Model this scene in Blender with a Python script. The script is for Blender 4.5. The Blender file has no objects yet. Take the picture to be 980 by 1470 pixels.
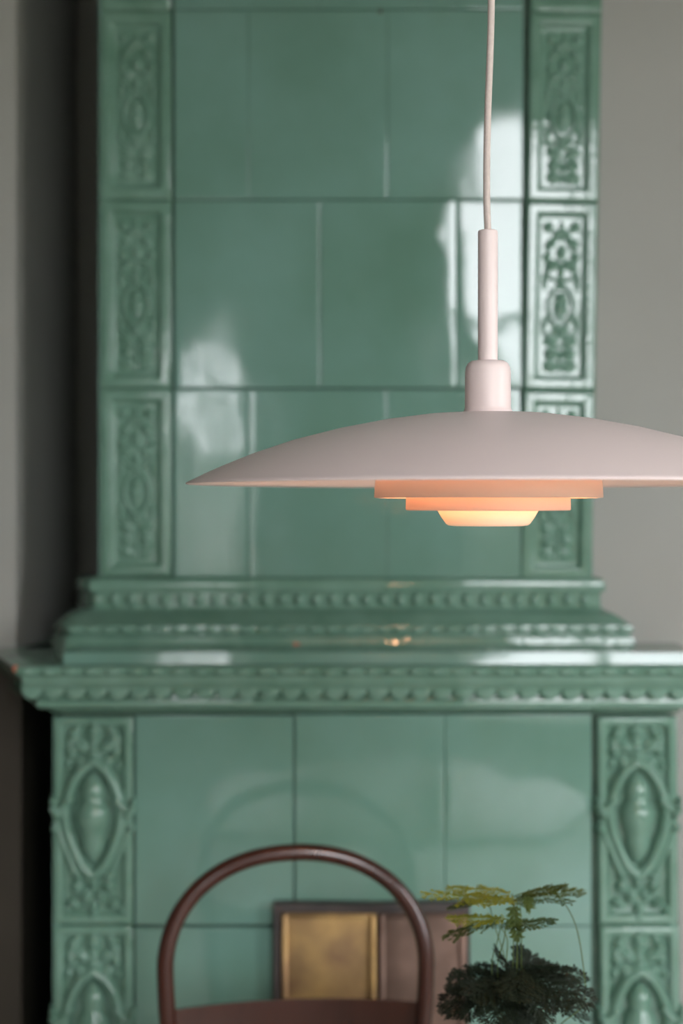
import bpy, bmesh, math, random
from mathutils import Vector, Matrix, noise

scene = bpy.context.scene
C = scene.collection
PI = math.pi
random.seed(7)

# ------------------------------------------------------------------ camera
F = 2042.0            # focal length in pixels of the 980 x 1470 frame
ZC = 1.37             # camera height
HZ = 723.0            # row of the horizon
cam_d = bpy.data.cameras.new('camera')
cam_d.sensor_fit = 'VERTICAL'
cam_d.sensor_height = 36.0
cam_d.sensor_width = 24.0
cam_d.lens = 36.0 * F / 1470.0
cam_d.shift_y = -(735.0 - HZ) / 1470.0
cam_d.clip_start = 0.05
cam_d.dof.use_dof = True
cam_d.dof.focus_distance = 1.30
cam_d.dof.aperture_fstop = 3.4
cam_d.dof.aperture_blades = 0
cam = bpy.data.objects.new('camera', cam_d)
cam.location = (0, 0, ZC)
cam.rotation_euler = (PI / 2, 0, 0)
C.objects.link(cam)
scene.camera = cam

# ------------------------------------------------------------------ sky and exposure
world = bpy.data.worlds.new('overcast_sky')
world.use_nodes = True
bg = world.node_tree.nodes['Background']
bg.inputs[0].default_value = (0.94, 0.955, 1.0, 1)
bg.inputs[1].default_value = 19.5
scene.world = world
vs = scene.view_settings
vs.view_transform = 'Standard'
vs.look = 'None'
vs.gamma = 1.0
vs.use_curve_mapping = False
vs.exposure = 0.0
scene.cycles.max_bounces = 10
scene.cycles.diffuse_bounces = 6
scene.cycles.sample_clamp_indirect = 6.0

def portal(x0, x1, z0, z1, y):
    l = bpy.data.lights.new('window_portal', 'AREA')
    l.shape = 'RECTANGLE'
    l.size, l.size_y = x1 - x0, z1 - z0
    l.cycles.is_portal = True
    o = bpy.data.objects.new('window_portal', l)
    o.location = ((x0 + x1) / 2, y, (z0 + z1) / 2)
    o.rotation_euler = (PI / 2, 0, 0)      # facing +Y after the flip below
    o.rotation_euler = (-PI / 2, 0, PI)
    C.objects.link(o)
    return o

# ------------------------------------------------------------------ helpers
def PX(px, Y): return (px - 490.0) * Y / F
def PZ(py, Y): return ZC - (py - HZ) * Y / F

def put(name, verts, faces, m, parent=None, smooth=True, loc=(0, 0, 0)):
    me = bpy.data.meshes.new(name)
    me.from_pydata([tuple(v) for v in verts], [], faces)
    me.update()
    if smooth:
        for p in me.polygons: p.use_smooth = True
    me.materials.append(m)
    return link(name, me, parent, loc)

def link(name, me, parent=None, loc=(0, 0, 0)):
    o = bpy.data.objects.new(name, me)
    C.objects.link(o)
    o.location = loc
    if parent is not None: o.parent = parent
    return o

def from_bm(name, bm, m, parent=None, smooth=True, loc=(0, 0, 0)):
    bmesh.ops.recalc_face_normals(bm, faces=bm.faces[:])
    me = bpy.data.meshes.new(name)
    bm.to_mesh(me); bm.free()
    if smooth:
        for p in me.polygons: p.use_smooth = True
    me.materials.append(m)
    return link(name, me, parent, loc)

def sharp(o, ang=35):
    me = o.data
    me.set_sharp_from_angle(angle=math.radians(ang))
    return o

def tag(o, label=None, cat=None, group=None, kind=None):
    if label: o['label'] = label
    if cat: o['category'] = cat
    if group: o['group'] = group
    if kind: o['kind'] = kind
    return o

def empty(name, loc=(0, 0, 0)):
    o = bpy.data.objects.new(name, None)
    o.location = loc
    C.objects.link(o)
    return o

def box(bm, x0, x1, y0, y1, z0, z1):
    v = [bm.verts.new(p) for p in [(x0,y0,z0),(x1,y0,z0),(x1,y1,z0),(x0,y1,z0),(x0,y0,z1),(x1,y0,z1),(x1,y1,z1),(x0,y1,z1)]]
    for f in ((0,3,2,1),(4,5,6,7),(0,1,5,4),(1,2,6,5),(2,3,7,6),(3,0,4,7)):
        bm.faces.new([v[i] for i in f])
    return v

def box_obj(name, x0, x1, y0, y1, z0, z1, m, parent=None, bevel=0.0):
    bm = bmesh.new(); box(bm, x0, x1, y0, y1, z0, z1)
    if bevel: bmesh.ops.bevel(bm, geom=bm.edges[:], offset=bevel, segments=2, affect='EDGES', profile=0.6)
    o = from_bm(name, bm, m, parent, smooth=bool(bevel))
    if bevel: sharp(o, 40)
    return o

def lathe(profile, seg=64, close_top=False, close_bottom=False):
    """profile: list of (r, z) -> verts, faces"""
    vs_, fs = [], []
    n = len(profile)
    for r, z in profile:
        for k in range(seg):
            a = 2 * PI * k / seg
            vs_.append((r * math.cos(a), r * math.sin(a), z))
    for i in range(n - 1):
        for k in range(seg):
            k2 = (k + 1) % seg
            fs.append((i * seg + k, i * seg + k2, (i + 1) * seg + k2, (i + 1) * seg + k))
    if close_bottom: fs.append(tuple(reversed(range(seg))))
    if close_top: fs.append(tuple((n - 1) * seg + k for k in range(seg)))
    return vs_, fs

def tube(path, radii, seg=12, cap=True, closed=False):
    """sweep a round section along a list of points"""
    pts = [Vector(p) for p in path]
    n = len(pts)
    if not isinstance(radii, (list, tuple)): radii = [radii] * n
    vs_, fs = [], []
    up = None
    for i in range(n):
        a = pts[(i - 1) % n] if (closed or i > 0) else pts[i]
        b = pts[(i + 1) % n] if (closed or i < n - 1) else pts[i]
        t = (b - a).normalized()
        if up is None:
            up = Vector((0, 1, 0)) if abs(t.y) < 0.9 else Vector((1, 0, 0))
        up = (up - t * up.dot(t)).normalized()
        sd = t.cross(up)
        for k in range(seg):
            an = 2 * PI * k / seg
            vs_.append(pts[i] + (up * math.cos(an) + sd * math.sin(an)) * radii[i])
    m = n if closed else n - 1
    for i in range(m):
        j = (i + 1) % n
        for k in range(seg):
            k2 = (k + 1) % seg
            fs.append((i * seg + k, i * seg + k2, j * seg + k2, j * seg + k))
    if cap and not closed:
        fs.append(tuple(reversed(range(seg))))
        fs.append(tuple((n - 1) * seg + k for k in range(seg)))
    return vs_, fs

def smooth_path(pts, n=8):
    """Catmull-Rom through points"""
    P = [Vector(p) for p in pts]
    P = [P[0] * 2 - P[1]] + P + [P[-1] * 2 - P[-2]]
    out = []
    for i in range(1, len(P) - 2):
        for k in range(n):
            t = k / n
            p0, p1, p2, p3 = P[i - 1], P[i], P[i + 1], P[i + 2]
            out.append(0.5 * ((2 * p1) + (p2 - p0) * t + (2 * p0 - 5 * p1 + 4 * p2 - p3) * t * t + (3 * p1 - p0 - 3 * p2 + p3) * t ** 3))
    out.append(P[-2])
    return out

# ------------------------------------------------------------------ materials
def lin(c):
    return tuple((v / 255 / 12.92) if v / 255 <= 0.04045 else ((v / 255 + 0.055) / 1.055) ** 2.4 for v in c) + (1,)

def mat(name, rgb, rough=0.5, spec=0.5, metal=0.0, vary=None, vscale=6.0, bump=0.0, bscale=40.0, bdist=0.002,
        coords='Object', rough_vary=0.0, coat=0.0, stretch=None, detail=4.0, world_space=False):
    m = bpy.data.materials.new(name); m.use_nodes = True
    nt = m.node_tree; N = nt.nodes; L = nt.links
    b = N['Principled BSDF']
    b.inputs['Base Color'].default_value = lin(rgb)
    b.inputs['Roughness'].default_value = rough
    b.inputs['Specular IOR Level'].default_value = spec
    b.inputs['Metallic'].default_value = metal
    b.inputs['Coat Weight'].default_value = coat
    src = None
    if vary or bump or rough_vary:
        if world_space:
            g = N.new('ShaderNodeNewGeometry'); out = g.outputs['Position']
        else:
            tc = N.new('ShaderNodeTexCoord'); out = tc.outputs[coords]
        mp = N.new('ShaderNodeMapping'); L.new(out, mp.inputs[0])
        if stretch: mp.inputs['Scale'].default_value = stretch
        src = mp.outputs[0]
    if vary:
        nz = N.new('ShaderNodeTexNoise'); nz.inputs['Scale'].default_value = vscale; nz.inputs['Detail'].default_value = detail
        L.new(src, nz.inputs['Vector'])
        cr = N.new('ShaderNodeValToRGB')
        cr.color_ramp.elements[0].position = 0.3; cr.color_ramp.elements[1].position = 0.7
        cr.color_ramp.elements[0].color = lin(rgb); cr.color_ramp.elements[1].color = lin(vary)
        L.new(nz.outputs['Fac'], cr.inputs[0]); L.new(cr.outputs[0], b.inputs['Base Color'])
    if rough_vary:
        nr = N.new('ShaderNodeTexNoise'); nr.inputs['Scale'].default_value = vscale * 1.7
        L.new(src, nr.inputs['Vector'])
        mr = N.new('ShaderNodeMapRange')
        mr.inputs['From Min'].default_value = 0.35; mr.inputs['From Max'].default_value = 0.75
        mr.inputs['To Min'].default_value = rough; mr.inputs['To Max'].default_value = rough + rough_vary
        L.new(nr.outputs['Fac'], mr.inputs['Value']); L.new(mr.outputs[0], b.inputs['Roughness'])
    if bump:
        nb = N.new('ShaderNodeTexNoise'); nb.inputs['Scale'].default_value = bscale; nb.inputs['Detail'].default_value = 2.0
        L.new(src, nb.inputs['Vector'])
        bp = N.new('ShaderNodeBump'); bp.inputs['Strength'].default_value = bump; bp.inputs['Distance'].default_value = bdist
        L.new(nb.outputs['Fac'], bp.inputs['Height']); L.new(bp.outputs[0], b.inputs['Normal'])
    return m

M = {}
M['glaze'] = mat('green_glaze', (95, 130, 114), 0.035, 0.5, vary=(111, 147, 136), vscale=4.0, bump=0.10, bscale=9.0, bdist=0.004, rough_vary=0.07, world_space=True)
M['glaze_relief'] = mat('green_glaze_relief', (95, 130, 112), 0.05, 0.5, vary=(111, 145, 129), vscale=18.0, bump=0.15, bscale=60.0, bdist=0.002, world_space=True)
M['grout'] = mat('dark_grout', (66, 86, 75), 0.9, 0.2, vary=(84, 102, 91), vscale=30)
M['chip'] = mat('terracotta_chip', (176, 92, 72), 0.9, 0.2, vary=(196, 120, 96), vscale=90)
M['chip_dark'] = mat('dark_chip', (58, 50, 44), 0.9, 0.2, vary=(80, 66, 56), vscale=90)
M['iron'] = mat('blackened_iron', (42, 38, 38), 0.55, 0.5, vary=(70, 62, 58), vscale=22, bump=0.3, bscale=60)
M['brass'] = mat('tarnished_brass', (196, 162, 104), 0.42, 0.5, metal=0.7, vary=(136, 108, 80), vscale=13, bump=0.15, bscale=40, rough_vary=0.2)
M['brass_dull'] = mat('browned_brass', (130, 106, 94), 0.45, 0.5, metal=0.65, vary=(96, 78, 68), vscale=12, bump=0.15, bscale=40, rough_vary=0.2)
M['wall'] = mat('grey_wall_paint', (154, 154, 148), 0.9, 0.2, vary=(160, 160, 154), vscale=3, bump=0.1, bscale=120)
M['ceiling'] = mat('greyed_ceiling_paint', (128, 122, 112), 0.9, 0.2, vary=(136, 130, 120), vscale=3)
M['trim'] = mat('white_trim_paint', (222, 220, 214), 0.5, 0.4, vary=(228, 226, 221), vscale=8)
M['floor'] = mat('pale_floor_boards', (200, 195, 184), 0.45, 0.4, vary=(214, 210, 200), vscale=4, stretch=(8, 0.7, 1))
M['lamp'] = mat('blush_white_lacquer', (236, 217, 213), 0.42, 0.4, vary=(238, 221, 217), vscale=5, bump=0.03, bscale=500, bdist=0.0005)
M['cord'] = mat('pale_textile_cord', (214, 200, 192), 0.8, 0.2, vary=(204, 190, 182), vscale=300)
M['wood'] = mat('dark_bentwood', (52, 26, 18), 0.24, 0.5, vary=(66, 34, 24), vscale=9, stretch=(3, 3, 0.6), coat=0.3)
M['shade_panel'] = mat('dark_brown_shade', (58, 52, 44), 0.6, 0.3, vary=(66, 60, 51), vscale=5)  # dark colour standing in for the shade below the ledge
M['table'] = mat('white_table_paint', (226, 225, 220), 0.35, 0.4, vary=(232, 231, 227), vscale=4, stretch=(9, 0.8, 1))
M['pot'] = mat('terracotta_pot_clay', (168, 104, 78), 0.85, 0.2, vary=(184, 126, 100), vscale=20)
M['soil'] = mat('dark_soil', (44, 34, 26), 1.0, 0.1, vary=(64, 50, 38), vscale=120, bump=0.8, bscale=200)
M['ground'] = mat('garden_grass', (136, 136, 120), 0.95, 0.1, vary=(154, 152, 138), vscale=2)
M['bark'] = mat('tree_bark', (80, 68, 58), 0.9, 0.2, vary=(104, 92, 80), vscale=20)

def leaf_mat(name, a, b_, trans=0.4):
    m = mat(name, a, 0.6, 0.3, vary=b_, vscale=25)
    nt = m.node_tree; N = nt.nodes; L = nt.links
    b = N['Principled BSDF']; out = N['Material Output']
    t = N.new('ShaderNodeBsdfTranslucent')
    src = b.inputs['Base Color'].links[0].from_socket
    L.new(src, t.inputs['Color'])
    mx = N.new('ShaderNodeMixShader'); mx.inputs[0].default_value = trans
    L.new(b.outputs[0], mx.inputs[1]); L.new(t.outputs[0], mx.inputs[2]); L.new(mx.outputs[0], out.inputs['Surface'])
    return m
M['frond_young'] = leaf_mat('young_fern_green', (158, 160, 48), (128, 136, 44), 0.45)
M['frond_mid'] = leaf_mat('fern_green', (86, 100, 42), (66, 82, 36), 0.3)
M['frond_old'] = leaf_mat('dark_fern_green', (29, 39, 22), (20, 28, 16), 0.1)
M['sheer'] = leaf_mat('sheer_white_cloth', (232, 232, 230), (238, 238, 236), 0.72)
def open_weave(m, f):
    N = m.node_tree.nodes; L = m.node_tree.links
    out = N['Material Output']; src = out.inputs['Surface'].links[0].from_socket
    tr = N.new('ShaderNodeBsdfTransparent'); mx = N.new('ShaderNodeMixShader'); mx.inputs[0].default_value = f
    L.new(src, mx.inputs[1]); L.new(tr.outputs[0], mx.inputs[2]); L.new(mx.outputs[0], out.inputs['Surface'])
open_weave(M['sheer'], 0.32)
_N = M['sheer'].node_tree.nodes; _L = M['sheer'].node_tree.links          # lacy weave varied along the folds to streak its reflection in the glaze
_tc = _N.new('ShaderNodeTexCoord'); _mp = _N.new('ShaderNodeMapping'); _mp.inputs['Scale'].default_value = (15, 1, 2.6)
_nz = _N.new('ShaderNodeTexNoise'); _nz.inputs['Scale'].default_value = 1.0; _nz.inputs['Detail'].default_value = 3.0
_mr = _N.new('ShaderNodeMapRange')
for k_, v_ in (('From Min', 0.42), ('From Max', 0.62), ('To Min', 0.04), ('To Max', 0.75)): _mr.inputs[k_].default_value = v_
_L.new(_tc.outputs['Object'], _mp.inputs[0]); _L.new(_mp.outputs[0], _nz.inputs['Vector']); _L.new(_nz.outputs['Fac'], _mr.inputs['Value'])
_mx = [n for n in _N if n.type == 'MIX_SHADER' and n.inputs[0].default_value > 0.3 and n.inputs[0].default_value < 0.33][0]
_L.new(_mr.outputs[0], _mx.inputs[0])
M['tree_leaf'] = leaf_mat('tree_leaf_green', (96, 106, 84), (118, 128, 104), 0.3)

def shade_mat(name, rgb, trans_rgb, trans):
    """white lacquer that lets some warm lamp light through"""
    m = mat(name, rgb, 0.5, 0.35, vary=tuple(min(255, c + 2) for c in rgb), vscale=6)
    nt = m.node_tree; N = nt.nodes; L = nt.links
    b = N['Principled BSDF']; out = N['Material Output']
    t = N.new('ShaderNodeBsdfTranslucent'); t.inputs['Color'].default_value = lin(trans_rgb)
    mx = N.new('ShaderNodeMixShader'); mx.inputs[0].default_value = trans
    L.new(b.outputs[0], mx.inputs[1]); L.new(t.outputs[0], mx.inputs[2]); L.new(mx.outputs[0], out.inputs['Surface'])
    return m
M['ring'] = shade_mat('opal_ring', (216, 190, 174), (255, 215, 190), 0.02)
M['bowl'] = shade_mat('opal_bowl', (240, 228, 214), (255, 226, 180), 0.45)
def bowl_glow_fade(m, z0, z1, t0, t1):
    """frosted band: clearer at the bowl's rim, thicker lacquer at its foot"""
    N = m.node_tree.nodes; L = m.node_tree.links
    tc = N.new('ShaderNodeTexCoord'); sx = N.new('ShaderNodeSeparateXYZ'); mr = N.new('ShaderNodeMapRange')
    L.new(tc.outputs['Object'], sx.inputs[0]); L.new(sx.outputs['Z'], mr.inputs['Value'])
    mr.inputs['From Min'].default_value = z0; mr.inputs['From Max'].default_value = z1
    mr.inputs['To Min'].default_value = t0; mr.inputs['To Max'].default_value = t1
    mx = [n for n in N if n.type == 'MIX_SHADER'][0]
    L.new(mr.outputs[0], mx.inputs[0])
bowl_glow_fade(M['bowl'], -0.041, -0.027, 0.03, 0.085)  # brighter rim of the glow graded into the bowl material

def emit(name, rgb, s):
    m = bpy.data.materials.new(name); m.use_nodes = True
    b = m.node_tree.nodes['Principled BSDF']
    b.inputs['Base Color'].default_value = lin(rgb)
    b.inputs['Emission Color'].default_value = rgb_l = (1.0, 0.50, 0.24, 1)
    b.inputs['Emission Strength'].default_value = s
    return m
M['bulb'] = emit('warm_bulb', (255, 230, 190), 108.0)

# ------------------------------------------------------------------ room shell
XL, XR, YB, YN, ZT = -3.2, 2.4, -1.8, 3.08, 3.5
YS = 3.0             # back of the stove
YP = 2.50            # face of the wall pier on the stove's left
YRW = 2.475          # the wall on the stove's right
WIN = [(0.55, 1.80, 0.50, 3.18), (-0.86, -0.46, 0.90, 2.20)]   # windows in the wall behind the camera: x0, x1, z0, z1

def struct(o): o['kind'] = 'structure'; return o
struct(box_obj('floor', XL, XR, YB, YN, -0.1, 0, M['floor']))
struct(box_obj('ceiling', XL, XR, YB, YN, ZT, ZT + 0.1, M['ceiling']))
struct(box_obj('wall_left', XL - 0.15, XL, YB - 0.3, YN, -0.1, ZT + 0.1, M['wall']))
RW = (-0.25, 0.68, 0.75, 2.25)                # window in the right wall: y0, y1, z0, z1
bm = bmesh.new()
box(bm, XR, XR + 0.15, YB - 0.3, RW[0], -0.1, ZT + 0.1); box(bm, XR, XR + 0.15, RW[1], YN, -0.1, ZT + 0.1)
box(bm, XR, XR + 0.15, RW[0], RW[1], -0.1, RW[2]); box(bm, XR, XR + 0.15, RW[0], RW[1], RW[3], ZT + 0.1)
struct(from_bm('wall_right', bm, M['wall'], smooth=False))
bm = bmesh.new(); xf0, xf1, fw = XR + 0.06, XR + 0.11, 0.05
box(bm, xf0, xf1, RW[0], RW[0] + fw, RW[2], RW[3]); box(bm, xf0, xf1, RW[1] - fw, RW[1], RW[2], RW[3])
box(bm, xf0, xf1, RW[0] + fw, RW[1] - fw, RW[2], RW[2] + fw); box(bm, xf0, xf1, RW[0] + fw, RW[1] - fw, RW[3] - fw, RW[3])
w3 = struct(from_bm('window_3', bm, M['trim'], smooth=False))
ym = (RW[0] + RW[1]) / 2
box_obj('mullion', xf0, xf1, ym - 0.03, ym + 0.03, RW[2] + fw, RW[3] - fw, M['trim'], w3)
box_obj('window_sill', XR - 0.04, xf0, RW[0], RW[1], RW[2] - 0.03, RW[2] + 0.004, M['trim'], w3)
pt = portal(0, 1, 0, 1, 0)
pt.data.size, pt.data.size_y = RW[1] - RW[0], RW[3] - RW[2]
pt.location = (XR + 0.13, ym, (RW[2] + RW[3]) / 2); pt.rotation_euler = (PI / 2, 0, PI / 2)
struct(box_obj('wall_niche', XL - 0.15, XR + 0.15, YN, YN + 0.12, -0.1, ZT + 0.1, M['wall']))
struct(box_obj('wall_beside_stove', 0.36, XR, YRW, YN, 0, ZT, M['wall']))
XPIER = PX(23, YP)
struct(box_obj('wall_pier', XL, XPIER, YP, YN, 0, ZT, M['wall']))
shade_panel = bmesh.new(); box(shade_panel, XL, XPIER, YP - 0.012, YP, 0, ZC - 0.27); box(shade_panel, XPIER, XPIER + 0.012, YP - 0.012, YN, 0, ZC - 0.27)  # dark panel added on the pier to paint in the shade under the ledge
struct(from_bm('pier_shade_panel', shade_panel, M['shade_panel'], smooth=False))
# wall behind the camera with two window openings
WT = 0.17
bm = bmesh.new()
xs = [XL]
for w in sorted(WIN): xs += [w[0], w[1]]
xs.append(XR)
sw = sorted(WIN)
for i in range(len(xs) - 1):
    if i % 2 == 0:
        box(bm, xs[i], xs[i + 1], YB - WT, YB, 0, ZT)
    else:
        w = sw[i // 2]
        box(bm, w[0], w[1], YB - WT, YB, 0, w[2])
        box(bm, w[0], w[1], YB - WT, YB, w[3], ZT)
struct(from_bm('wall_rear', bm, M['wall'], smooth=False))
for i, (x0, x1, z0, z1) in enumerate(WIN):
    portal(x0, x1, z0, z1, YB - 0.15)
    yf0, yf1 = YB - 0.13, YB - 0.08
    bm = bmesh.new(); fw = 0.06 if i == 0 else 0.04
    box(bm, x0, x0 + fw, yf0, yf1, z0, z1); box(bm, x1 - fw, x1, yf0, yf1, z0, z1)
    box(bm, x0 + fw, x1 - fw, yf0, yf1, z0, z0 + fw); box(bm, x0 + fw, x1 - fw, yf0, yf1, z1 - fw, z1)
    w = struct(from_bm('window_%d' % (i + 1), bm, M['trim'], smooth=False))
    if i == 0:
        xm = (x0 + x1) / 2
        box_obj('mullion', xm - 0.035, xm + 0.035, yf0, yf1, z0 + fw, z1 - fw, M['trim'], w)
        for (a, b_) in ((x0 + fw, xm - 0.035), (xm + 0.035, x1 - fw)):
            for zz in (z0 + 0.9, z0 + 1.75):
                box_obj('glazing_bar', a, b_, yf0 + 0.01, yf1 - 0.01, zz - 0.02, zz + 0.02, M['trim'], w)
    else:
        zz = (z0 + z1) / 2
        box_obj('glazing_bar', x0 + fw, x1 - fw, yf0 + 0.01, yf1 - 0.01, zz - 0.015, zz + 0.015, M['trim'], w)
    box_obj('window_sill', x0, x1, YB - 0.08, YB + 0.03, z0 - 0.03, z0 + 0.004, M['trim'], w)
struct(box_obj('baseboard_right', 0.62, XR, YRW - 0.018, YRW, 0, 0.16, M['trim'], bevel=0.004))

# ------------------------------------------------------------------ garden seen mirrored in the glaze
gr = box_obj('garden_lawn', -200, 200, -300, 200, -0.9, -0.6, M['ground']); struct(gr)
def leaf_cloud(n, size, shape, seed):
    rnd = random.Random(seed)
    vs_, fs = [], []
    while len(fs) < n:
        p = shape(rnd)
        if p is None: continue
        a = Vector((rnd.gauss(0, 1), rnd.gauss(0, 1), rnd.gauss(0, 1))).normalized()
        b = a.cross(Vector((rnd.gauss(0, 1), rnd.gauss(0, 1), rnd.gauss(0, 1)))).normalized()
        w = size * rnd.uniform(0.6, 1.3)
        k = len(vs_)
        vs_ += [p - a * w, p + b * w * 0.5, p + a * w, p - b * w * 0.5]
        fs.append((k, k + 1, k + 2, k + 3))
    return vs_, fs
def hedge_pt(rnd):
    return Vector((rnd.uniform(-9, 12), rnd.uniform(-0.7, 0.7), rnd.uniform(0, 2.6) + 0.25 * noise.noise(Vector((rnd.random(), 0, 0)))))
hedge = empty('garden_hedge', (0, -13, -0.6))
tag(hedge, 'clipped green garden hedge outside, mirrored low in the glazed tiles', 'hedge')
box_obj('branches', -9, 12, -0.45, 0.45, 0, 2.3, M['bark'], hedge)
v_, f_ = leaf_cloud(9000, 0.16, hedge_pt, 3)
o = put('foliage', v_, f_, M['tree_leaf'], hedge, smooth=False); o['kind'] = 'stuff'
def garden_tree(x, y, h, r, n, seed, lab):
    t = empty('garden_tree', (x, y, -0.6)); tag(t, lab, 'tree', 'trees in the garden')
    rnd = random.Random(seed)
    v_, f_ = tube(smooth_path([(0, 0, 0), (0.06, 0, h * 0.35), (-0.05, 0.05, h * 0.7), (0, 0, h)], 5), [0.11 - 0.006 * i for i in range(16)], 10)
    put('trunk', v_, f_, M['bark'], t)
    ends = []
    for k in range(16):
        a = k * 2.4; z0 = h * (0.42 + 0.5 * k / 16); l = r * rnd.uniform(0.6, 1.1) * (1.1 - 0.5 * k / 16)
        e = Vector((math.cos(a) * l, math.sin(a) * l, z0 + l * 0.55)); ends.append((Vector((0, 0, z0)), e))
        v_, f_ = tube([(0, 0, z0), e * 0.5 + Vector((0, 0, z0 * 0.5 - 0.05)), e], [0.035, 0.02, 0.008], 6); put('branch', v_, f_, M['bark'], t)
    def pt(rn):
        a, e = rn.choice(ends); q = rn.uniform(0.45, 1.05)
        return a.lerp(e, q) + Vector((rn.gauss(0, .2), rn.gauss(0, .2), rn.gauss(0, .16)))
    v_, f_ = leaf_cloud(n, 0.09, pt, seed)
    o = put('foliage', v_, f_, M['tree_leaf'], t, smooth=False); o['kind'] = 'stuff'
garden_tree(0.9, -9.0, 3.7, 1.05, 800, 5, 'loose leafy tree in the garden straight beyond the tall window')
garden_tree(4.6, -9.0, 5.0, 1.2, 1600, 6, 'taller leafy tree in the garden to the right of the loose one')
# unseen sheer curtain, added to dim the narrow window and its reflection
x0, x1, z0, z1 = WIN[1]
vs_, fs = [], []
nx = 60
for j, z in enumerate((z0 - 0.25, z0 + 0.4, z1 - 0.3, z1 + 0.08)):
    for i in range(nx + 1):
        q = i / nx
        vs_.append((x0 - 0.08 + (x1 - x0 + 0.16) * q, YB + 0.07 + 0.022 * math.sin(q * 46 + 0.4 * math.sin(q * 9)) + 0.01 * math.sin(q * 17 + j), z))
for j in range(3):
    for i in range(nx): fs.append((j * (nx + 1) + i, j * (nx + 1) + i + 1, (j + 1) * (nx + 1) + i + 1, (j + 1) * (nx + 1) + i))
cur = put('dimming_curtain', vs_, fs, M['sheer'])
tag(cur, 'unseen sheer white curtain added to dim the narrow window', 'curtain')
v_, f_ = tube([(x0 - 0.14, YB + 0.07, z1 + 0.085), (x1 + 0.14, YB + 0.07, z1 + 0.085)], 0.008, 10)
rod = put('curtain_rod', v_, f_, M['iron']); tag(rod, 'thin dark rod of the added sheer curtain', 'curtain rod')

# ------------------------------------------------------------------ tiled stove
YU, YL, YE = 2.43, 2.28, 2.22            # upper front, lower front, ledge edge
ZLEDGE = PZ(955, YE)
stove = empty('tiled_stove', (0.04, 2.5, 0))
tag(stove, 'tall green glazed tile stove with moulded ledge and ornamental pilasters', 'stove')
SV = stove.location.copy()
def sp(o):                                # parent to the stove without moving
    o.parent = stove
    o.matrix_parent_inverse = Matrix.Translation(-SV)
    return o

UXL, UXR = PX(141, YU), PX(853, YU)
LXL, LXR = PX(75, YL), PX(972, YL)
sp(box_obj('upper_core', UXL + 0.012, UXR - 0.004, YU + 0.016, YS, ZLEDGE - 0.01, 2.9, M['grout']))
sp(box_obj('lower_core', LXL + 0.012, LXR - 0.012, YL + 0.016, 2.46, 0.0, ZLEDGE - 0.02, M['grout']))
sp(box_obj('rear_core', LXL + 0.012, 0.35, 2.46, YS, 0.0, ZLEDGE - 0.02, M['grout']))
# glazed returns of the two bodies
sp(box_obj('side_tile', UXL, UXL + 0.012, YU + 0.004, YS, ZLEDGE, 2.9, M['glaze']))
sp(box_obj('side_tile', LXL, LXL + 0.012, YL + 0.004, YS, 0.02, ZLEDGE - 0.09, M['glaze']))
sp(box_obj('side_tile', LXR - 0.012, LXR, YL + 0.004, YRW - 0.002, 0.02, ZLEDGE - 0.09, M['glaze']))
sp(box_obj('side_tile', UXR - 0.006, UXR, YU + 0.02, YRW - 0.002, ZLEDGE, 2.9, M['glaze']))

def flat_tile(px0, px1, py0, py1, Y, rot=0.0, gap=0.0004, wave=1.0, tilt=None):
    """a plain glazed tile: gently pillowed, wavy face with rounded edges"""
    x0, x1 = PX(px0, Y) + gap, PX(px1, Y) - gap
    z0, z1 = PZ(py1, Y) + gap, PZ(py0, Y) - gap
    cx, cz = (x0 + x1) / 2, (z0 + z1) / 2
    hw, hh = (x1 - x0) / 2, (z1 - z0) / 2
    nx, nz = 22, 26
    r = 0.0022
    def axis(h, n):
        a = [-h, -h + 0.0005, -h + 0.0012, -h + r]
        a += [(-h + r) + (2 * h - 2 * r) * k / n for k in range(1, n)]
        return a + [h - r, h - 0.0012, h - 0.0005, h]
    ax, az = axis(hw, nx), axis(hh, nz)
    seed = random.uniform(0, 50)
    tx, tz = random.gauss(0, 0.0012), random.gauss(0, 0.0012)
    if tilt is not None: tz = tilt
    def edge(d):
        d = min(d, r)
        return 0.0005 * (1 - math.sqrt(max(0, 1 - ((r - d) / r) ** 2)))
    vs_, fs = [], []
    for z in az:
        for x in ax:
            p = Vector((x * 5.2 + seed, 0, z * 4.0 + seed))
            y = wave * (0.0009 * noise.noise(p) + 0.00048 * noise.noise(p * 3.1)) + x * tx + z * tz
            pass
            y += edge(hw - abs(x)) + edge(hh - abs(z))
            vs_.append((x, y, z))
    NX = len(ax); NZ = len(az)
    for j in range(NZ - 1):
        for i in range(NX - 1):
            a = j * NX + i
            fs.append((a, a + 1, a + NX + 1, a + NX))
    ring = [i for i in range(NX)] + [j * NX + NX - 1 for j in range(1, NZ)] + [(NZ - 1) * NX + i for i in range(NX - 2, -1, -1)] + [j * NX for j in range(NZ - 2, 0, -1)]
    base = len(vs_)
    for k in ring: vs_.append((vs_[k][0], 0.0155, vs_[k][2]))
    n = len(ring)
    for k in range(n):
        k2 = (k + 1) % n
        fs.append((ring[k2], ring[k], base + k, base + k2))
    o = put('tile', vs_, fs, M['glaze'], loc=(cx, Y, cz))
    if rot: o.rotation_euler.y = rot
    return sp(o)

# upper centre field, running bond
rows = [(-262, 13, [250, 458, 655, 751]), (15, 286, [250, 357, 556, 751]), (288, 557, [250, 459, 655, 749]), (559, 829, [249, 357, 555, 747])]
for (a, b_, cuts) in rows:
    for k in range(len(cuts) - 1):
        flat_tile(cuts[k], cuts[k + 1], a, b_, YU, tilt=-0.007 if (a == 15 and k == 2) else None)
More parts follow.
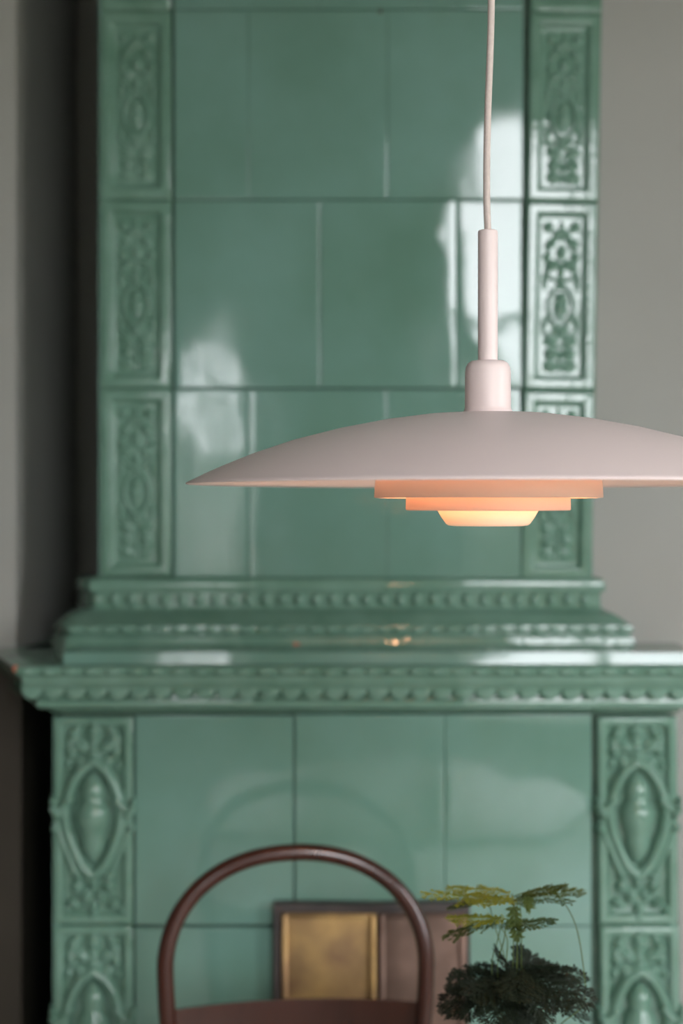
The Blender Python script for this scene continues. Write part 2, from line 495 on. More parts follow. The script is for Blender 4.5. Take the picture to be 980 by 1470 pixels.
# lower field
for (a, b_) in ((1026, 1329), (1331, 1628), (1630, 1927)):
    xs_ = [192, 423, 638, 849]
    for k in range(3):
        flat_tile(xs_[k], xs_[k + 1], a, b_, YL, gap=0.0022 if k == 0 else 0.0006)

def frame_tile(w, h, fw, depth):
    """pilaster tile: rounded border round a sunk panel"""
    loops = [(0.0, 0.0155), (0.0, 0.005), (0.0012, 0.0022), (0.0036, 0.0006), (0.0052, 0.0001), (0.0060, 0.0), (0.0068, 0.0), (fw - 0.0050, 0.0), (fw - 0.0042, 0.0), (fw - 0.0032, 0.0003), (fw - 0.001, 0.002),
             (fw + 0.0006, depth * 0.75), (fw + 0.0022, depth * 0.96), (fw + 0.0045, depth), (fw + 0.0055, depth)]
    vs_, fs = [], []
    seg = 10
    for ins, y in loops:
        a, b_ = w / 2 - ins, h / 2 - ins
        pts = [(-a + 2 * a * k / seg, -b_) for k in range(seg)] + [(a, -b_ + 2 * b_ * k / seg) for k in range(seg)] \
            + [(a - 2 * a * k / seg, b_) for k in range(seg)] + [(-a, b_ - 2 * b_ * k / seg) for k in range(seg)]
        vs_ += [(x, y, z) for x, z in pts]
    n = 4 * seg
    for i in range(len(loops) - 1):
        for k in range(n):
            k2 = (k + 1) % n
            fs.append((i * n + k, i * n + k2, (i + 1) * n + k2, (i + 1) * n + k))
    fs.append(tuple((len(loops) - 1) * n + k for k in range(n)))
    me = bpy.data.meshes.new('pilaster_tile')
    me.from_pydata(vs_, [], fs); me.update()
    for p in me.polygons: p.use_smooth = True
    me.set_sharp_from_angle(angle=math.radians(50))
    me.materials.append(M['glaze_relief'])
    return me

def relief(name, w, h, lobes, nx, nz, hmax, arcs=(), seed=0.0, mirror=True):
    """raised ornament: height field made of rounded lobes and arcs, empty cells dropped. u in [-1,1], v in [0,1] from the bottom"""
    asp = h / (w / 2)
    def height(u, v):
        best = 0.0
        for (lu, lv, ru, rv, rot, hh) in lobes:
            for s in ((1, -1) if (mirror and abs(lu) > 1e-6) else (1,)):
                du, dv = u - s * lu, (v - lv) * asp
                c, sn = math.cos(s * rot), math.sin(s * rot)
                a, b_ = (du * c + dv * sn) / ru, (-du * sn + dv * c) / (rv * asp)
                d = a * a + b_ * b_
                if d < 1: best = max(best, hh * math.sqrt(1 - d) * (0.82 + 0.18 * math.cos(7 * b_)))
        for (pts, rad, hh) in arcs:
            for s in (1, -1):
                dm = 9.0
                for k in range(len(pts) - 1):
                    ax_, az_ = pts[k][0] * s, pts[k][1] * asp
                    bx_, bz_ = pts[k + 1][0] * s, pts[k + 1][1] * asp
                    dx, dz = bx_ - ax_, bz_ - az_
                    t = max(0, min(1, ((u - ax_) * dx + (v * asp - az_) * dz) / (dx * dx + dz * dz + 1e-12)))
                    dm = min(dm, math.hypot(u - ax_ - t * dx, v * asp - az_ - t * dz))
                if dm < rad: best = max(best, hh * math.sqrt(1 - (dm / rad) ** 2))
        return best
    H = [[height(-1 + 2 * i / nx, j / nz) for i in range(nx + 1)] for j in range(nz + 1)]
    idx, vs_, fs = {}, [], []
    def vid(i, j):
        if (i, j) not in idx:
            idx[(i, j)] = len(vs_)
            vs_.append(((-1 + 2 * i / nx) * w / 2, -H[j][i] * hmax + 0.0004, (j / nz - 0.5) * h))
        return idx[(i, j)]
    for j in range(nz):
        for i in range(nx):
            if max(H[j][i], H[j][i + 1], H[j + 1][i], H[j + 1][i + 1]) > 0.0:
                fs.append((vid(i, j), vid(i + 1, j), vid(i + 1, j + 1), vid(i, j + 1)))
    me = bpy.data.meshes.new(name)
    me.from_pydata(vs_, [], fs); me.update()
    for p in me.polygons: p.use_smooth = True
    me.materials.append(M['glaze_relief'])
    return me

# --- upper pilasters: candelabrum ornament in a sunk panel
uw, uh = PX(246, YU) - PX(143, YU), 271 * YU / F - 0.0008
fwu = 0.021
tile_me = frame_tile(uw, uh, fwu, 0.011)
pw, ph = uw - 2 * fwu - 0.012, uh - 2 * fwu - 0.012
orn_lobes = [
    (0.46, 0.055, 0.40, 0.040, 0.35, .7), (0.44, 0.135, 0.34, 0.045, -0.5, 1.0), (0.45, 0.21, 0.42, 0.035, 0.4, .8), (0.0, 0.10, 0.10, 0.10, 0, .8),
    (0.0, 0.275, 0.16, 0.05, 0, 1.0), (0.24, 0.285, 0.22, 0.025, 0.2, .8),
    (0.0, 0.43, 0.34, 0.085, 0, 0.9), (0.0, 0.50, 0.30, 0.03, 0, 1.1), (0.0, 0.575, 0.17, 0.035, 0, 1.0),
    (0.0, 0.66, 0.18, 0.06, 0, .9), (0.45, 0.70, 0.40, 0.035, -0.45, 1.0), (0.72, 0.755, 0.20, 0.035, 0.3, .9),
    (0.0, 0.78, 0.26, 0.05, 0, .9), (0.52, 0.84, 0.24, 0.05, 0.7, 1.0), (0.25, 0.90, 0.20, 0.03, -0.6, .8), (0.0, 0.92, 0.14, 0.07, 0, .9), (0.66, 0.945, 0.26, 0.035, 0.2, .9),
    (0.80, 0.60, 0.14, 0.06, 0.0, .7), (0.78, 0.33, 0.14, 0.05, 0.2, .7)]
orn_arcs = [([(0.05, 0.30), (0.38, 0.335), (0.60, 0.40), (0.62, 0.46), (0.45, 0.53), (0.2, 0.56)], 0.10, 0.8),
            ([(0.15, 0.60), (0.45, 0.615), (0.75, 0.655)], 0.09, 0.7), ([(0.1, 0.245), (0.5, 0.25), (0.82, 0.28)], 0.08, 0.6)]
orn_me = relief('ornament', pw, ph, orn_lobes, 44, 130, 0.0095, orn_arcs)

def pilaster_tile(me_t, me_o, cx, cz, Y, depth, rot=0.0, extra=None):
    t = sp(link('pilaster_tile', me_t, loc=(cx, Y, cz)))
    if rot: t.rotation_euler.y = rot
    o = link('ornament', me_o, t, (0, depth, 0))
    if extra: extra(t)
    return t
for (a, b_) in ((-255, 15.5), (15.5, 286.5), (286.5, 557.5), (557.5, 828.5)):
    zc_ = (PZ(a, YU) + PZ(b_, YU)) / 2
    pilaster_tile(tile_me, orn_me, (PX(143, YU) + PX(246, YU)) / 2 + 0.0005, zc_, YU, 0.011)
    dxr = -(a + b_) / 2 * (14 / 820.0)
    pilaster_tile(tile_me, orn_me, PX(812 + dxr, YU), zc_ - 0.004, YU - 0.004, 0.011, rot=0.0165)

# --- lower pilasters: cartouche with a bulb-shaped baluster
lw = PX(191, YL) - PX(76, YL)
lh = (1329 - 1028) * YL / F - 0.002
fwl = 0.016
ltile_me = frame_tile(lw, lh, fwl, 0.013)
car_lobes = [
    (0.0, 0.93, 0.20, 0.06, 0, .8), (0.52, 0.92, 0.16, 0.06, 0.5, .8), (0.30, 0.86, 0.30, 0.03, 0.5, .9), (0.0, 0.845, 0.20, 0.035, 0, 1.0),
    (0.58, 0.84, 0.16, 0.035, -0.2, .9), (0.36, 0.79, 0.20, 0.03, -0.5, .8), (0.66, 0.775, 0.12, 0.03, 0.3, .7), (0.12, 0.80, 0.14, 0.03, 0.4, .8),
    (0.40, 0.225, 0.17, 0.028, -0.4, 1.0), (0.42, 0.165, 0.20, 0.035, 0.4, 1.0), (0.18, 0.12, 0.16, 0.04, 0.2, 1.0), (0.0, 0.19, 0.14, 0.045, 0, .8),
    (0.52, 0.085, 0.20, 0.028, 0.6, .9), (0.74, 0.055, 0.13, 0.025, 0.2, .8), (0.0, 0.07, 0.12, 0.07, 0, .8), (0.28, 0.27, 0.12, 0.035, 0.5, .7),
    (1.02, 0.565, 0.14, 0.024, 0, 1.3), (0.93, 0.535, 0.12, 0.03, 0, 1.3), (1.05, 0.60, 0.10, 0.02, 0, 1.1), (1.0, 0.46, 0.12, 0.022, 0, 1.0),
    (0.0, 0.985, 0.13, 0.03, 0, .9), (0.0, 0.02, 0.12, 0.03, 0, .9)]
car_arcs = [([(0.02, 0.79), (0.30, 0.755), (0.52, 0.69), (0.68, 0.61), (0.74, 0.53), (0.66, 0.44), (0.50, 0.36), (0.30, 0.28), (0.06, 0.235)], 0.17, 1.0),
            ([(0.62, 0.60), (0.82, 0.565), (1.0, 0.55)], 0.15, 1.2), ([(0.96, 0.48), (0.86, 0.42), (0.66, 0.33), (0.46, 0.245)], 0.11, 0.8)]
KE = 0.96 / 1.22
car_lobes = [(a * KE, b, c * KE, d, e, f * (1.35 if a > 0.9 else 1.0)) for (a, b, c, d, e, f) in car_lobes]
car_arcs = [([(x * KE, z) for x, z in p], r * KE, h) for (p, r, h) in car_arcs]
car_me = relief('ornament', lw * 1.22, lh * 0.97, car_lobes, 78, 150, 0.022, car_arcs)
# baluster: three swellings, half round
bprof = [(0.0005, -0.078), (0.006, -0.074), (0.012, -0.062), (0.0155, -0.050), (0.0165, -0.040), (0.0155, -0.033), (0.0195, -0.020), (0.0225, -0.004), (0.0225, 0.010), (0.0195, 0.022),
         (0.0150, 0.030), (0.0155, 0.038), (0.0160, 0.046), (0.0140, 0.058), (0.0095, 0.068), (0.004, 0.075), (0.0005, 0.077)]
bprof = [(r * 1.22, z * 0.93) for r, z in bprof]
v_, f_ = lathe(bprof, 24)
bal_me = bpy.data.meshes.new('baluster'); bal_me.from_pydata(v_, [], f_); bal_me.update()
for p in bal_me.polygons: p.use_smooth = True
bal_me.materials.append(M['glaze_relief'])
def add_bal(t):
    b = link('baluster', bal_me, t, (0, 0.006, 0.005))
for (a, b_) in ((1028, 1329), (1331, 1628), (1630, 1927)):
    zc_ = (PZ(a, YL) + PZ(b_, YL)) / 2
    pilaster_tile(ltile_me, car_me, (PX(76, YL) + PX(191, YL)) / 2, zc_, YL, 0.013, 0, add_bal)
    pilaster_tile(ltile_me, car_me, PX(916 + (a - 1028) * 0.012, YL), zc_, YL, 0.013, -0.008, add_bal)

# --- mouldings swept round the front
def moulding(name, prof, xl, xr, yf, yb_l, yb_r, z, kside=1.0, flare=0.0, fl_len=0.0, kright=None):
    """prof: (out, dz). the path runs left return, front, right return"""
    vs_, fs = [], []
    npth = 5
    for (out, dz) in prof:
        ol = out * kside if out > 0 else out
        orr = out * (kright or kside) if out > 0 else out
        pts = [(xl - ol - flare, yb_l), (xl - ol - flare, yf - out + fl_len), (xl - ol, yf - out), (xr + orr, yf - out), (xr + orr, yb_r)]
        vs_ += [(x, y, z + dz) for x, y in pts]
    for i in range(len(prof) - 1):
        for k in range(npth - 1):
            a = i * npth + k
            fs.append((a, a + npth, a + npth + 1, a + 1))
    o = put(name, vs_, fs, M['glaze_relief'])
    sharp(o, 32)
    return sp(o)

zp = ZLEDGE + 0.126
plinth_prof = [(-0.03, 0.0), (0.006, 0.0), (0.012, -0.003), (0.0145, -0.009), (0.0145, -0.020), (0.0125, -0.0235), (0.008, -0.025), (0.008, -0.050), (0.012, -0.053),
               (0.016, -0.056), (0.0245, -0.0595), (0.035, -0.066), (0.042, -0.0735), (0.046, -0.076), (0.050, -0.0785), (0.051, -0.084), (0.050, -0.0905), (0.046, -0.0925), (0.046, -0.0955), (0.050, -0.0965), (0.0515, -0.098), (0.0565, -0.126)]
pl = moulding('plinth_moulding', plinth_prof, UXL, UXR, YU, YS, YRW - 0.003, zp, 0.85, 0.034, 0.06, 1.1)
ledge_prof = [(-0.44, 0.0), (-0.06, 0.0), (0.0, 0.0), (0.058, -0.0005), (0.063, -0.0025), (0.065, -0.006), (0.0645, -0.014), (0.061, -0.0165), (0.0565, -0.018), (0.0555, -0.024), (0.050, -0.034), (0.038, -0.044),
              (0.027, -0.050), (0.023, -0.053), (0.0235, -0.056), (0.027, -0.058), (0.0285, -0.063), (0.027, -0.071), (0.020, -0.0745), (0.008, -0.076), (0.004, -0.079), (0.0, -0.083)]
lg = moulding('ledge_moulding', ledge_prof, LXL, LXR, YL, YP - 0.016, YRW - 0.003, ZLEDGE, 0.66, 0.10, 0.255)
sp(box_obj('ledge_slab', XPIER + 0.016, LXL + 0.10, YP - 0.018, 2.68, ZLEDGE - 0.04, ZLEDGE, M['glaze_relief']))

bm = bmesh.new(); sv = box(bm, PX(91, 2.24), LXR + 0.025, 2.238, 2.40, ZLEDGE - 0.001, ZLEDGE + 0.0175)
for v in bm.verts:
    if v.co.z > ZLEDGE + 0.01 and v.co.y < 2.3: v.co.y += 0.0032
bmesh.ops.bevel(bm, geom=[e for e in bm.edges if all(v.co.y < 2.3 and v.co.z > ZLEDGE + 0.01 for v in e.verts)], offset=0.0022, segments=2, affect='EDGES')
st_ = from_bm('ledge_step', bm, M['glaze'])
sharp(st_, 25); sp(st_)

def cap_me(name, rx, ry, rz, u=10, v=6):
    bm = bmesh.new()
    bmesh.ops.create_uvsphere(bm, u_segments=u, v_segments=v, radius=1.0)
    for vv in bm.verts: vv.co = Vector((vv.co.x * rx, vv.co.y * ry, vv.co.z * rz))
    me = bpy.data.meshes.new(name); bm.to_mesh(me); bm.free()
    for p in me.polygons: p.use_smooth = True
    me.materials.append(M['glaze_relief'])
    return me
def row(name, me, parent, px0, px1, pitch, Y, z, rot=0.0, jit=0.0):
    px = px0
    while px <= px1:
        o = link(name, me, None, (PX(px, Y), Y, z))
        o.parent = parent
        o.rotation_euler.y = rot
        px += pitch
bead_me = cap_me('bead', 0.0088, 0.008, 0.0115)
small_bead_me = cap_me('bead', 0.010, 0.005, 0.0055)
leaf_me = cap_me('acanthus_leaf', 0.0178, 0.0026, 0.020, 12, 8)
tip_me = cap_me('bead', 0.012, 0.005, 0.0058)
row('bead', bead_me, pl, 140, 862, 24.1, YU - 0.0085, zp - 0.0375)
row('bead', small_bead_me, pl, 104, 908, 24.6, YU - 0.0495, zp - 0.0845)
row('acanthus_leaf', leaf_me, lg, 46, 1000, 31, YL - 0.043, ZLEDGE - 0.036, 0.22)
row('bead', tip_me, lg, 36, 1000, 31, YL - 0.0635, ZLEDGE - 0.0095)

# wear: chips in the glaze
def chip(px, py, Y, rx, rz, m, seed):
    vs_ = [(0, -0.0012, 0)]
    n = 11
    for k in range(n):
        a = 2 * PI * k / n
        r = 0.7 + 0.45 * noise.noise(Vector((seed, math.cos(a) * 1.3, math.sin(a) * 1.3)))
        vs_.append((rx * r * math.cos(a), 0.002, rz * r * math.sin(a)))
    fs = [(0, 1 + k, 1 + (k + 1) % n) for k in range(n)]
    return sp(put('glaze_chip', vs_, fs, m, loc=(PX(px, Y), Y, PZ(py, Y))))
chip(424, 928, YU - 0.0565, 0.011, 0.010, M['chip'], 1.3)
chip(22, 960, YE - 0.001, 0.007, 0.007, M['chip'], 4.1)
chip(546, 17, YU - 0.001, 0.009, 0.007, M['chip_dark'], 7.7)
chip(516, 928, YU - 0.0565, 0.006, 0.008, M['chip_dark'], 9.2)

# --- brass fire doors in a dark iron frame
YD = YL - 0.004
dx0, dx1, dzt = PX(394, YD), PX(673, YD), PZ(1293, YD)
dzb = dzt - 0.52
bm = bmesh.new()
ft = 0.010
box(bm, dx0, dx0 + ft, YD - 0.018, YD + 0.012, dzb, dzt); box(bm, dx1 - 0.004, dx1, YD - 0.018, YD + 0.012, dzb, dzt)
box(bm, dx0 + ft, dx1 - 0.004, YD - 0.018, YD + 0.012, dzt - 0.014, dzt); box(bm, dx0 + ft, dx1 - 0.004, YD - 0.018, YD + 0.012, dzb, dzb + 0.012)
bmesh.ops.subdivide_edges(bm, edges=bm.edges[:], cuts=5, use_grid_fill=True)
for v in bm.verts:
    v.co.x += 0.0022 * noise.noise(Vector((v.co.x * 20, 3.3, v.co.z * 28)))
    v.co.z += 0.0025 * noise.noise(Vector((v.co.x * 28, 8.1, v.co.z * 20)))
fr = sp(from_bm('fire_door_frame', bm, M['iron'], smooth=False))
def fire_door(x0, x1, m, lab):
    z0, z1 = dzb + 0.014, dzt - 0.016
    d = sp(box_obj('fire_door', x0, x1, YD - 0.016, YD - 0.006, z0, z1, m, bevel=0.0025))
    d['label'] = lab
    bm = bmesh.new(); w = 0.0115; yb, yf = YD - 0.0165, YD - 0.023
    box(bm, x0 + .001, x0 + w, yf, yb, z0 + .001, z1 - .001); box(bm, x1 - w, x1 - .001, yf, yb, z0 + .001, z1 - .001)
    box(bm, x0 + w, x1 - w, yf, yb, z1 - w * 0.5, z1 - .001); box(bm, x0 + w, x1 - w, yf, yb, z0 + .001, z0 + w)
    bmesh.ops.bevel(bm, geom=bm.edges[:], offset=0.0015, segments=1, affect='EDGES')
    r = from_bm('door_rim', bm, m); r.parent = d
    return d
xm = PX(541, YD)
fire_door(dx0 + ft + 0.001, xm - 0.001, M['brass'], 'golden tarnished brass fire door')
fire_door(xm + 0.001, dx1 - 0.005, M['brass_dull'], 'browned brass fire door')
v_, f_ = lathe([(0.004, 0), (0.004, 0.012), (0.009, 0.016), (0.011, 0.022), (0.008, 0.029), (0.0005, 0.031)], 16)
kn = put('door_knob', v_, f_, M['brass'], loc=(xm - 0.014, YD - 0.022, dzb + 0.25)); kn.rotation_euler.x = PI / 2; sp(kn)

# ------------------------------------------------------------------ pendant lamp
YA = 1.36
s = YA / F
LX = PX(700, YA)
LZ = PZ(693.5, YA)                       # rim height
lamp = empty('pendant_lamp', (LX, YA, LZ))
tag(lamp, 'blush white metal pendant lamp with wide shallow dome shade and glowing tiered rings', 'lamp')
def lz(py): return (693.5 - py) * s
# dome shade, a thin sheet with a rolled edge
up = [(431, 693.5), (424, 690.3), (405, 681), (380, 669.8), (335, 651.5), (280, 633), (218, 617), (155, 604.5), (97, 596.5), (50, 593), (36, 592.3)]
outer = [(r * s, lz(y)) for r, y in up]
inner = [(r * s - 0.0012, lz(y) - 0.0016) for r, y in up[1:]]
prof = list(reversed(inner)) + [(431 * s - 0.0009, -0.0016), (431 * s + 0.0002, -0.0010)] + outer
# refine
v_, f_ = lathe(prof, 128)
sh = put('dome_shade', v_, f_, M['lamp'], lamp)
sharp(sh, 60)
# socket cover
cv = [(35.5, 592.8), (35.2, 591), (33.6, 588), (33, 584), (32.8, 560), (32.6, 534), (31.5, 527), (28.5, 521.5), (24, 518.6), (14.2, 518)]
v_, f_ = lathe([(r * s, lz(y)) for r, y in cv], 64); put('socket_cover', v_, f_, M['lamp'], lamp)
st = [(14.2, 520), (14.2, 334), (13.6, 331.6), (12.4, 331), (5, 331)]
v_, f_ = lathe([(r * s, lz(y)) for r, y in st], 48, close_top=True); sharp(put('stem', v_, f_, M['lamp'], lamp), 50)
cpts = [(0, 332), (-1.5, 290), (-1.5, 230), (0.0, 160), (3.0, 80), (5.0, 0), (6, -200), (4, -700)]
top_z = ZT - LZ
path = [(x * s, 0, lz(y)) for x, y in cpts] + [(0.0, 0, top_z - 0.05)]
v_, f_ = tube(smooth_path(path, 8), 5.0 * s, 14); put('cord', v_, f_, M['cord'], lamp)
v_, f_ = lathe([(0.006, top_z - 0.06), (0.03, top_z - 0.055), (0.052, top_z - 0.03), (0.055, top_z - 0.001)], 32); put('ceiling_cup', v_, f_, M['lamp'], lamp)
# tiers: thin translucent lacquered rings
def ringpart(name, pts, m):
    v_, f_ = lathe([(r * s, lz(y)) for r, y in pts], 96)
    return sharp(put(name, v_, f_, m, lamp), 50)
ringpart('shade_ring', [(150, 684), (158, 685), (161.0, 687), (162.2, 695), (163.2, 713.6), (162.2, 714.6), (158, 714.8)], M['ring'])
ringpart('shade_ring', [(100, 700), (114, 702), (116.8, 706), (117.2, 715), (117.8, 731), (116.6, 732.6), (112, 732.9)], M['ring'])
ringpart('shade_bowl', [(76, 727), (75, 729), (71.5, 734), (67, 742), (60, 752), (56.5, 754.2), (50, 755), (10, 755.3), (0.5, 755.3)], M['bowl'])
for k in range(3):
    a = PI / 2 + k * 2 * PI / 3
    c_, s_ = math.cos(a), math.sin(a)
    pth = [(30 * s * c_, 30 * s * s_, lz(610)), (70 * s * c_, 70 * s * s_, lz(690)), (72 * s * c_, 72 * s * s_, lz(729))]
    v_, f_ = tube(smooth_path(pth, 5), 0.0012, 8); put('strut', v_, f_, M['lamp'], lamp)
bm = bmesh.new(); bmesh.ops.create_uvsphere(bm, u_segments=24, v_segments=16, radius=0.021)
for v in bm.verts:
    if v.co.z > 0: v.co.z *= 1.5
bl = from_bm('bulb', bm, M['bulb'], lamp, loc=(0, 0, lz(662)))

# ------------------------------------------------------------------ bentwood chair
YCH = 2.03
cc = YCH / F
CX = PX(425.5, YCH)
chair = empty('bentwood_chair', (CX, YCH, 0))
tag(chair, 'dark brown bentwood chair with round hoop back before the fire doors', 'chair')
chair.rotation_euler.z = math.radians(5.0)
def cz(py): return PZ(py, YCH)
def lean(z): return 0.10 * (z - 0.46) - 0.03
hw, zt, zm = 187 * cc, cz(1226), cz(1388)
pts = []
leg = [(0.150, 0.0), (0.158, 0.20), (0.165, 0.42), (0.170, 0.52), (hw - 0.004, 0.64)]
for x, z in leg: pts.append((-x, z))
n = 22
for k in range(n + 1):
    a = PI - PI * k / n
    c_, s_ = math.cos(a), math.sin(a)
    ex = 2 / 2.15
    pts.append((math.copysign(abs(c_) ** ex, c_) * hw, zm + (zt - zm) * abs(s_) ** ex))
for x, z in reversed(leg): pts.append((x, z))
path = smooth_path([(x, lean(z), z) for x, z in pts], 5)
v_, f_ = tube(path, 0.0121, 16); put('back_hoop', v_, f_, M['wood'], chair)
# curved back panel between the hoop's sides
vs_, fs = [], []
zt_, zb_ = cz(1443), 0.53
nx, nz = 20, 6
for side in (0, 1):
    for j in range(nz + 1):
        z = zb_ + (zt_ - zb_) * j / nz
        for i in range(nx + 1):
            u = -1 + 2 * i / nx
            x = u * (hw - 0.010)
            y = lean(z) + 0.030 * (1 - u * u) + (0.011 if side else 0.0)
            vs_.append((x, y, z + (0.002 if side == 0 else 0.0)))
W_ = nx + 1; S_ = W_ * (nz + 1)
for j in range(nz):
    for i in range(nx):
        a = j * W_ + i
        fs.append((a, a + 1, a + W_ + 1, a + W_)); fs.append((S_ + a + W_, S_ + a + W_ + 1, S_ + a + 1, S_ + a))
for i in range(nx):
    a = nz * W_ + i; fs.append((a, a + 1, S_ + a + 1, S_ + a)); a = i; fs.append((S_ + a, S_ + a + 1, a + 1, a))
sharp(put('back_panel', vs_, fs, M['wood'], chair), 50)
v_, f_ = lathe([(0.0005, 0.435), (0.165, 0.435), (0.195, 0.438), (0.203, 0.447), (0.200, 0.457), (0.175, 0.462), (0.15, 0.459), (0.05, 0.455), (0.0005, 0.454)], 48)
put('seat', v_, f_, M['wood'], chair, loc=(0, -0.20, 0))
for sx in (-1, 1):
    pth = [(sx * 0.13, -0.33, 0.44), (sx * 0.145, -0.345, 0.2), (sx * 0.165, -0.37, 0.0)]
    v_, f_ = tube(smooth_path(pth, 5), 0.0135, 14); put('leg', v_, f_, M['wood'], chair)
pth = [(0.14 * math.cos(a), -0.20 + 0.14 * math.sin(a), 0.20) for a in [2 * PI * k / 40 for k in range(40)]]
v_, f_ = tube(pth, 0.008, 10, closed=True); put('leg_ring', v_, f_, M['wood'], chair)

# ------------------------------------------------------------------ table and fern
TZ = 0.70
table = empty('dining_table', (0.12, 1.28, 0))
tag(table, 'round white dining table below the pendant lamp, carrying the fern', 'table')
v_, f_ = lathe([(0.0005, TZ - 0.028), (0.44, TZ - 0.028), (0.455, TZ - 0.022), (0.46, TZ - 0.012), (0.455, TZ - 0.003), (0.445, TZ), (0.0005, TZ)], 72)
sharp(put('table_top', v_, f_, M['table'], table), 40)
v_, f_ = lathe([(0.06, 0.06), (0.045, 0.10), (0.035, 0.25), (0.05, 0.42), (0.04, 0.6), (0.10, TZ - 0.028)], 32)
put('pedestal', v_, f_, M['table'], table)
for k in range(3):
    a = PI / 2 + 0.5 + k * 2 * PI / 3
    c_, s_ = math.cos(a), math.sin(a)
    v_, f_ = tube(smooth_path([(0.03 * c_, 0.03 * s_, 0.14), (0.15 * c_, 0.15 * s_, 0.10), (0.27 * c_, 0.27 * s_, 0.025)], 5), [0.03 - 0.0008 * i for i in range(11)], 12)
    put('foot', v_, f_, M['table'], table)

YF = 1.55
fern = empty('potted_fern', (PX(742, YF), YF, TZ))
tag(fern, 'small feathery asparagus fern in a clay pot', 'plant')
FX = fern.location.x
v_, f_ = lathe([(0.0005, 0.001), (0.026, 0.001), (0.030, 0.004), (0.036, 0.045), (0.041, 0.046), (0.042, 0.060), (0.039, 0.061), (0.036, 0.054), (0.034, 0.050)], 40)
sharp(put('pot', v_, f_, M['pot'], fern), 40)
v_, f_ = lathe([(0.0355, 0.052), (0.02, 0.055), (0.0005, 0.056)], 24); put('soil', v_, f_, M['soil'], fern)

def P3(px, py, dy=0.0):
    Y = YF + dy
    return Vector((PX(px, Y) - FX, dy, PZ(py, Y) - TZ))

def frond(base, tip, width, droop, m, stem_from=None, seed=0, nrm=(0, 0, 1), dens=9):
    """flat feathery spray: midrib, pinnae pairs, needle leaves. One mesh; its wiry stem a sub-part"""
    rnd = random.Random(seed)
    base, tip = Vector(base), Vector(tip)
    ax = tip - base; L_ = ax.length; t = ax.normalized()
    nv = Vector(nrm); nv = (nv - t * nv.dot(t)).normalized()
    sd = t.cross(nv)
    vs_, fs = [], []
    def blade(a, b_, w, nn):
        d = (b_ - a)
        if d.length < 1e-6: return
        s2 = d.cross(nn)
        if s2.length < 1e-9: return
        s2 = s2.normalized() * w
        m_ = a + d * 0.45
        k = len(vs_)
        vs_.extend([a, m_ + s2, b_, m_ - s2, m_ + nn.normalized() * w * 0.5])
        fs.extend([(k, k + 1, k + 4), (k + 1, k + 2, k + 4), (k + 2, k + 3, k + 4), (k + 3, k, k + 4)])
    def at(q): return base + t * (L_ * q) - nv * (droop * q * q)
    for k in range(12): blade(at(k / 12), at((k + 1.3) / 12), 0.0005, nv)
    for k in range(dens):
        q = 0.03 + 0.95 * k / dens
        wl = width * (math.sin(PI * min(1, (q * 0.86 + 0.18))) ** 0.7) * rnd.uniform(0.85, 1.1)
        for sgn in (-1, 1):
            o_ = at(q)
            dirp = (sd * sgn + t * rnd.uniform(0.7, 1.3) + nv * rnd.uniform(-0.12, 0.12)).normalized()
            e = o_ + dirp * wl - nv * (wl * 0.12)
            blade(o_, e, 0.00045, nv)
            nn = max(5, int(wl / 0.0021))
            for j in range(nn):
                qq = (j + 0.5) / nn
                o2 = o_.lerp(e, qq)
                for s2 in (-1, 1):
                    side = dirp.cross(nv) * s2
                    d2 = (side * 0.75 + dirp * 1.0 + nv * rnd.uniform(-0.4, 0.4)).normalized()
                    ll = (0.0088 * (1 - 0.5 * qq)) * rnd.uniform(0.7, 1.25)
                    blade(o2, o2 + d2 * ll, 0.0010, nv)
    fr_ = put('frond', vs_, fs, m, fern, smooth=False)
    if stem_from is not None:
        v2, f2 = tube(smooth_path(stem_from + [base], 6), 0.0006, 6)
        put('stem', v2, f2, M['frond_mid'], fr_)
    return fr_
root = Vector((0, 0, 0.055))
# upper, yellow-green layers
frond(P3(737, 1292), P3(600, 1281, -0.01), 0.034, 0.002, M['frond_young'], [root + Vector((-.004, 0, 0)), P3(742, 1400), P3(741, 1340)], 1)
frond(P3(722, 1296, .01), P3(842, 1273, 0.02), 0.034, 0.004, M['frond_mid'], [root + Vector((.012, 0, 0)), P3(800, 1475), P3(837, 1440), P3(836, 1380), P3(822, 1318), P3(790, 1278), P3(750, 1282)], 2)
frond(P3(728, 1318, -.02), P3(640, 1318, -0.03), 0.026, 0.0, M['frond_young'], [root + Vector((-.008, -.005, 0)), P3(714, 1400, -.01), P3(723, 1350, -.018)], 3)
frond(P3(722, 1318, .0), P3(634, 1342, 0.01), 0.028, 0.002, M['frond_mid'], [root + Vector((-.01, .003, 0)), P3(706, 1400), P3(714, 1350)], 4)
frond(P3(716, 1328, .0), P3(798, 1318, -0.02), 0.026, 0.003, M['frond_mid'], [root + Vector((.0, .006, 0)), P3(727, 1400), P3(728, 1350)], 5)
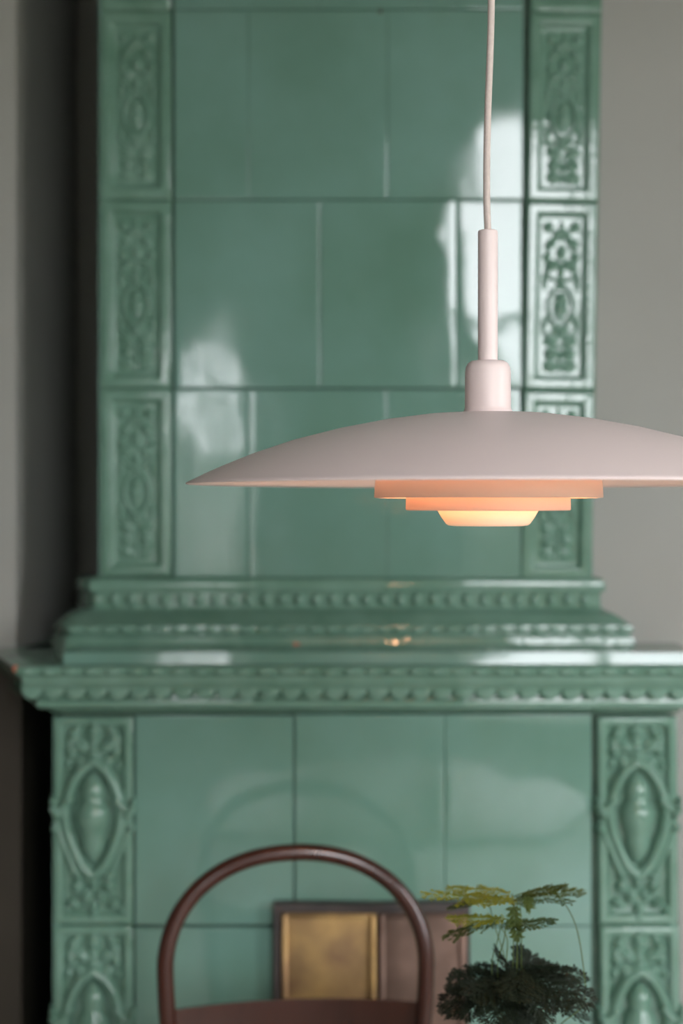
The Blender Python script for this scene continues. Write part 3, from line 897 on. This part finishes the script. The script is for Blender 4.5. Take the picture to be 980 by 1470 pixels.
frond(P3(736, 1300, -.01), P3(743, 1352, -0.02), 0.007, 0.0, M['frond_mid'], None, 6, nrm=(0, -1, 0.2), dens=6)
frond(P3(758, 1282, 0), P3(758, 1306, -0.01), 0.005, 0.0, M['frond_mid'], None, 7, nrm=(0.4, -1, 0.2), dens=5)
frond(P3(700, 1290, 0.02), P3(646, 1300, 0.05), 0.022, 0.002, M['frond_mid'], [root + Vector((-.006, .008, 0)), P3(726, 1390, .02), P3(710, 1330, .02)], 8)
frond(P3(742, 1290, -.015), P3(668, 1292, -.03), 0.022, 0.001, M['frond_young'], [root + Vector((-.002, -.006, 0)), P3(741, 1400, -.01), P3(743, 1335, -.012)], 41)
frond(P3(735, 1283, .01), P3(640, 1270, .03), 0.026, 0.003, M['frond_young'], [root + Vector((-.003, .004, 0)), P3(736, 1400), P3(737, 1330, .008)], 42)
frond(P3(745, 1286, -.01), P3(812, 1268, -.02), 0.028, 0.004, M['frond_mid'], [root + Vector((.004, .002, 0)), P3(748, 1400), P3(748, 1330, -.006)], 43)
# lower dark tuft
rnd = random.Random(11)
tuft = [(632, 1446, -.02), (640, 1405, .02), (622, 1432, .03), (662, 1462, -.05), (682, 1376, .04), (722, 1372, -.02), (765, 1370, .03), (812, 1384, -.03), (846, 1396, .02),
        (858, 1436, -.02), (850, 1452, .03), (820, 1440, -.06), (790, 1462, -.07), (700, 1466, -.07), (672, 1425, -.06), (745, 1432, -.08), (735, 1482, -.05), (770, 1488, -.04)]
for i, (px, py, dy) in enumerate(tuft):
    b0 = P3(742 + (px - 742) * 0.12, 1402 + rnd.uniform(-14, 18), dy * 0.15)
    tp = P3(px, py, dy)
    frond(b0, tp, rnd.uniform(0.022, 0.032), rnd.uniform(0.004, 0.016), M['frond_old'], [root + Vector((rnd.uniform(-.012, .012), rnd.uniform(-.012, .012), 0)), P3(740 + rnd.uniform(-14, 14), 1450, dy * 0.1)], 20 + i,
          nrm=(rnd.uniform(-.4, .4), rnd.uniform(-.7, .1), 1), dens=10)
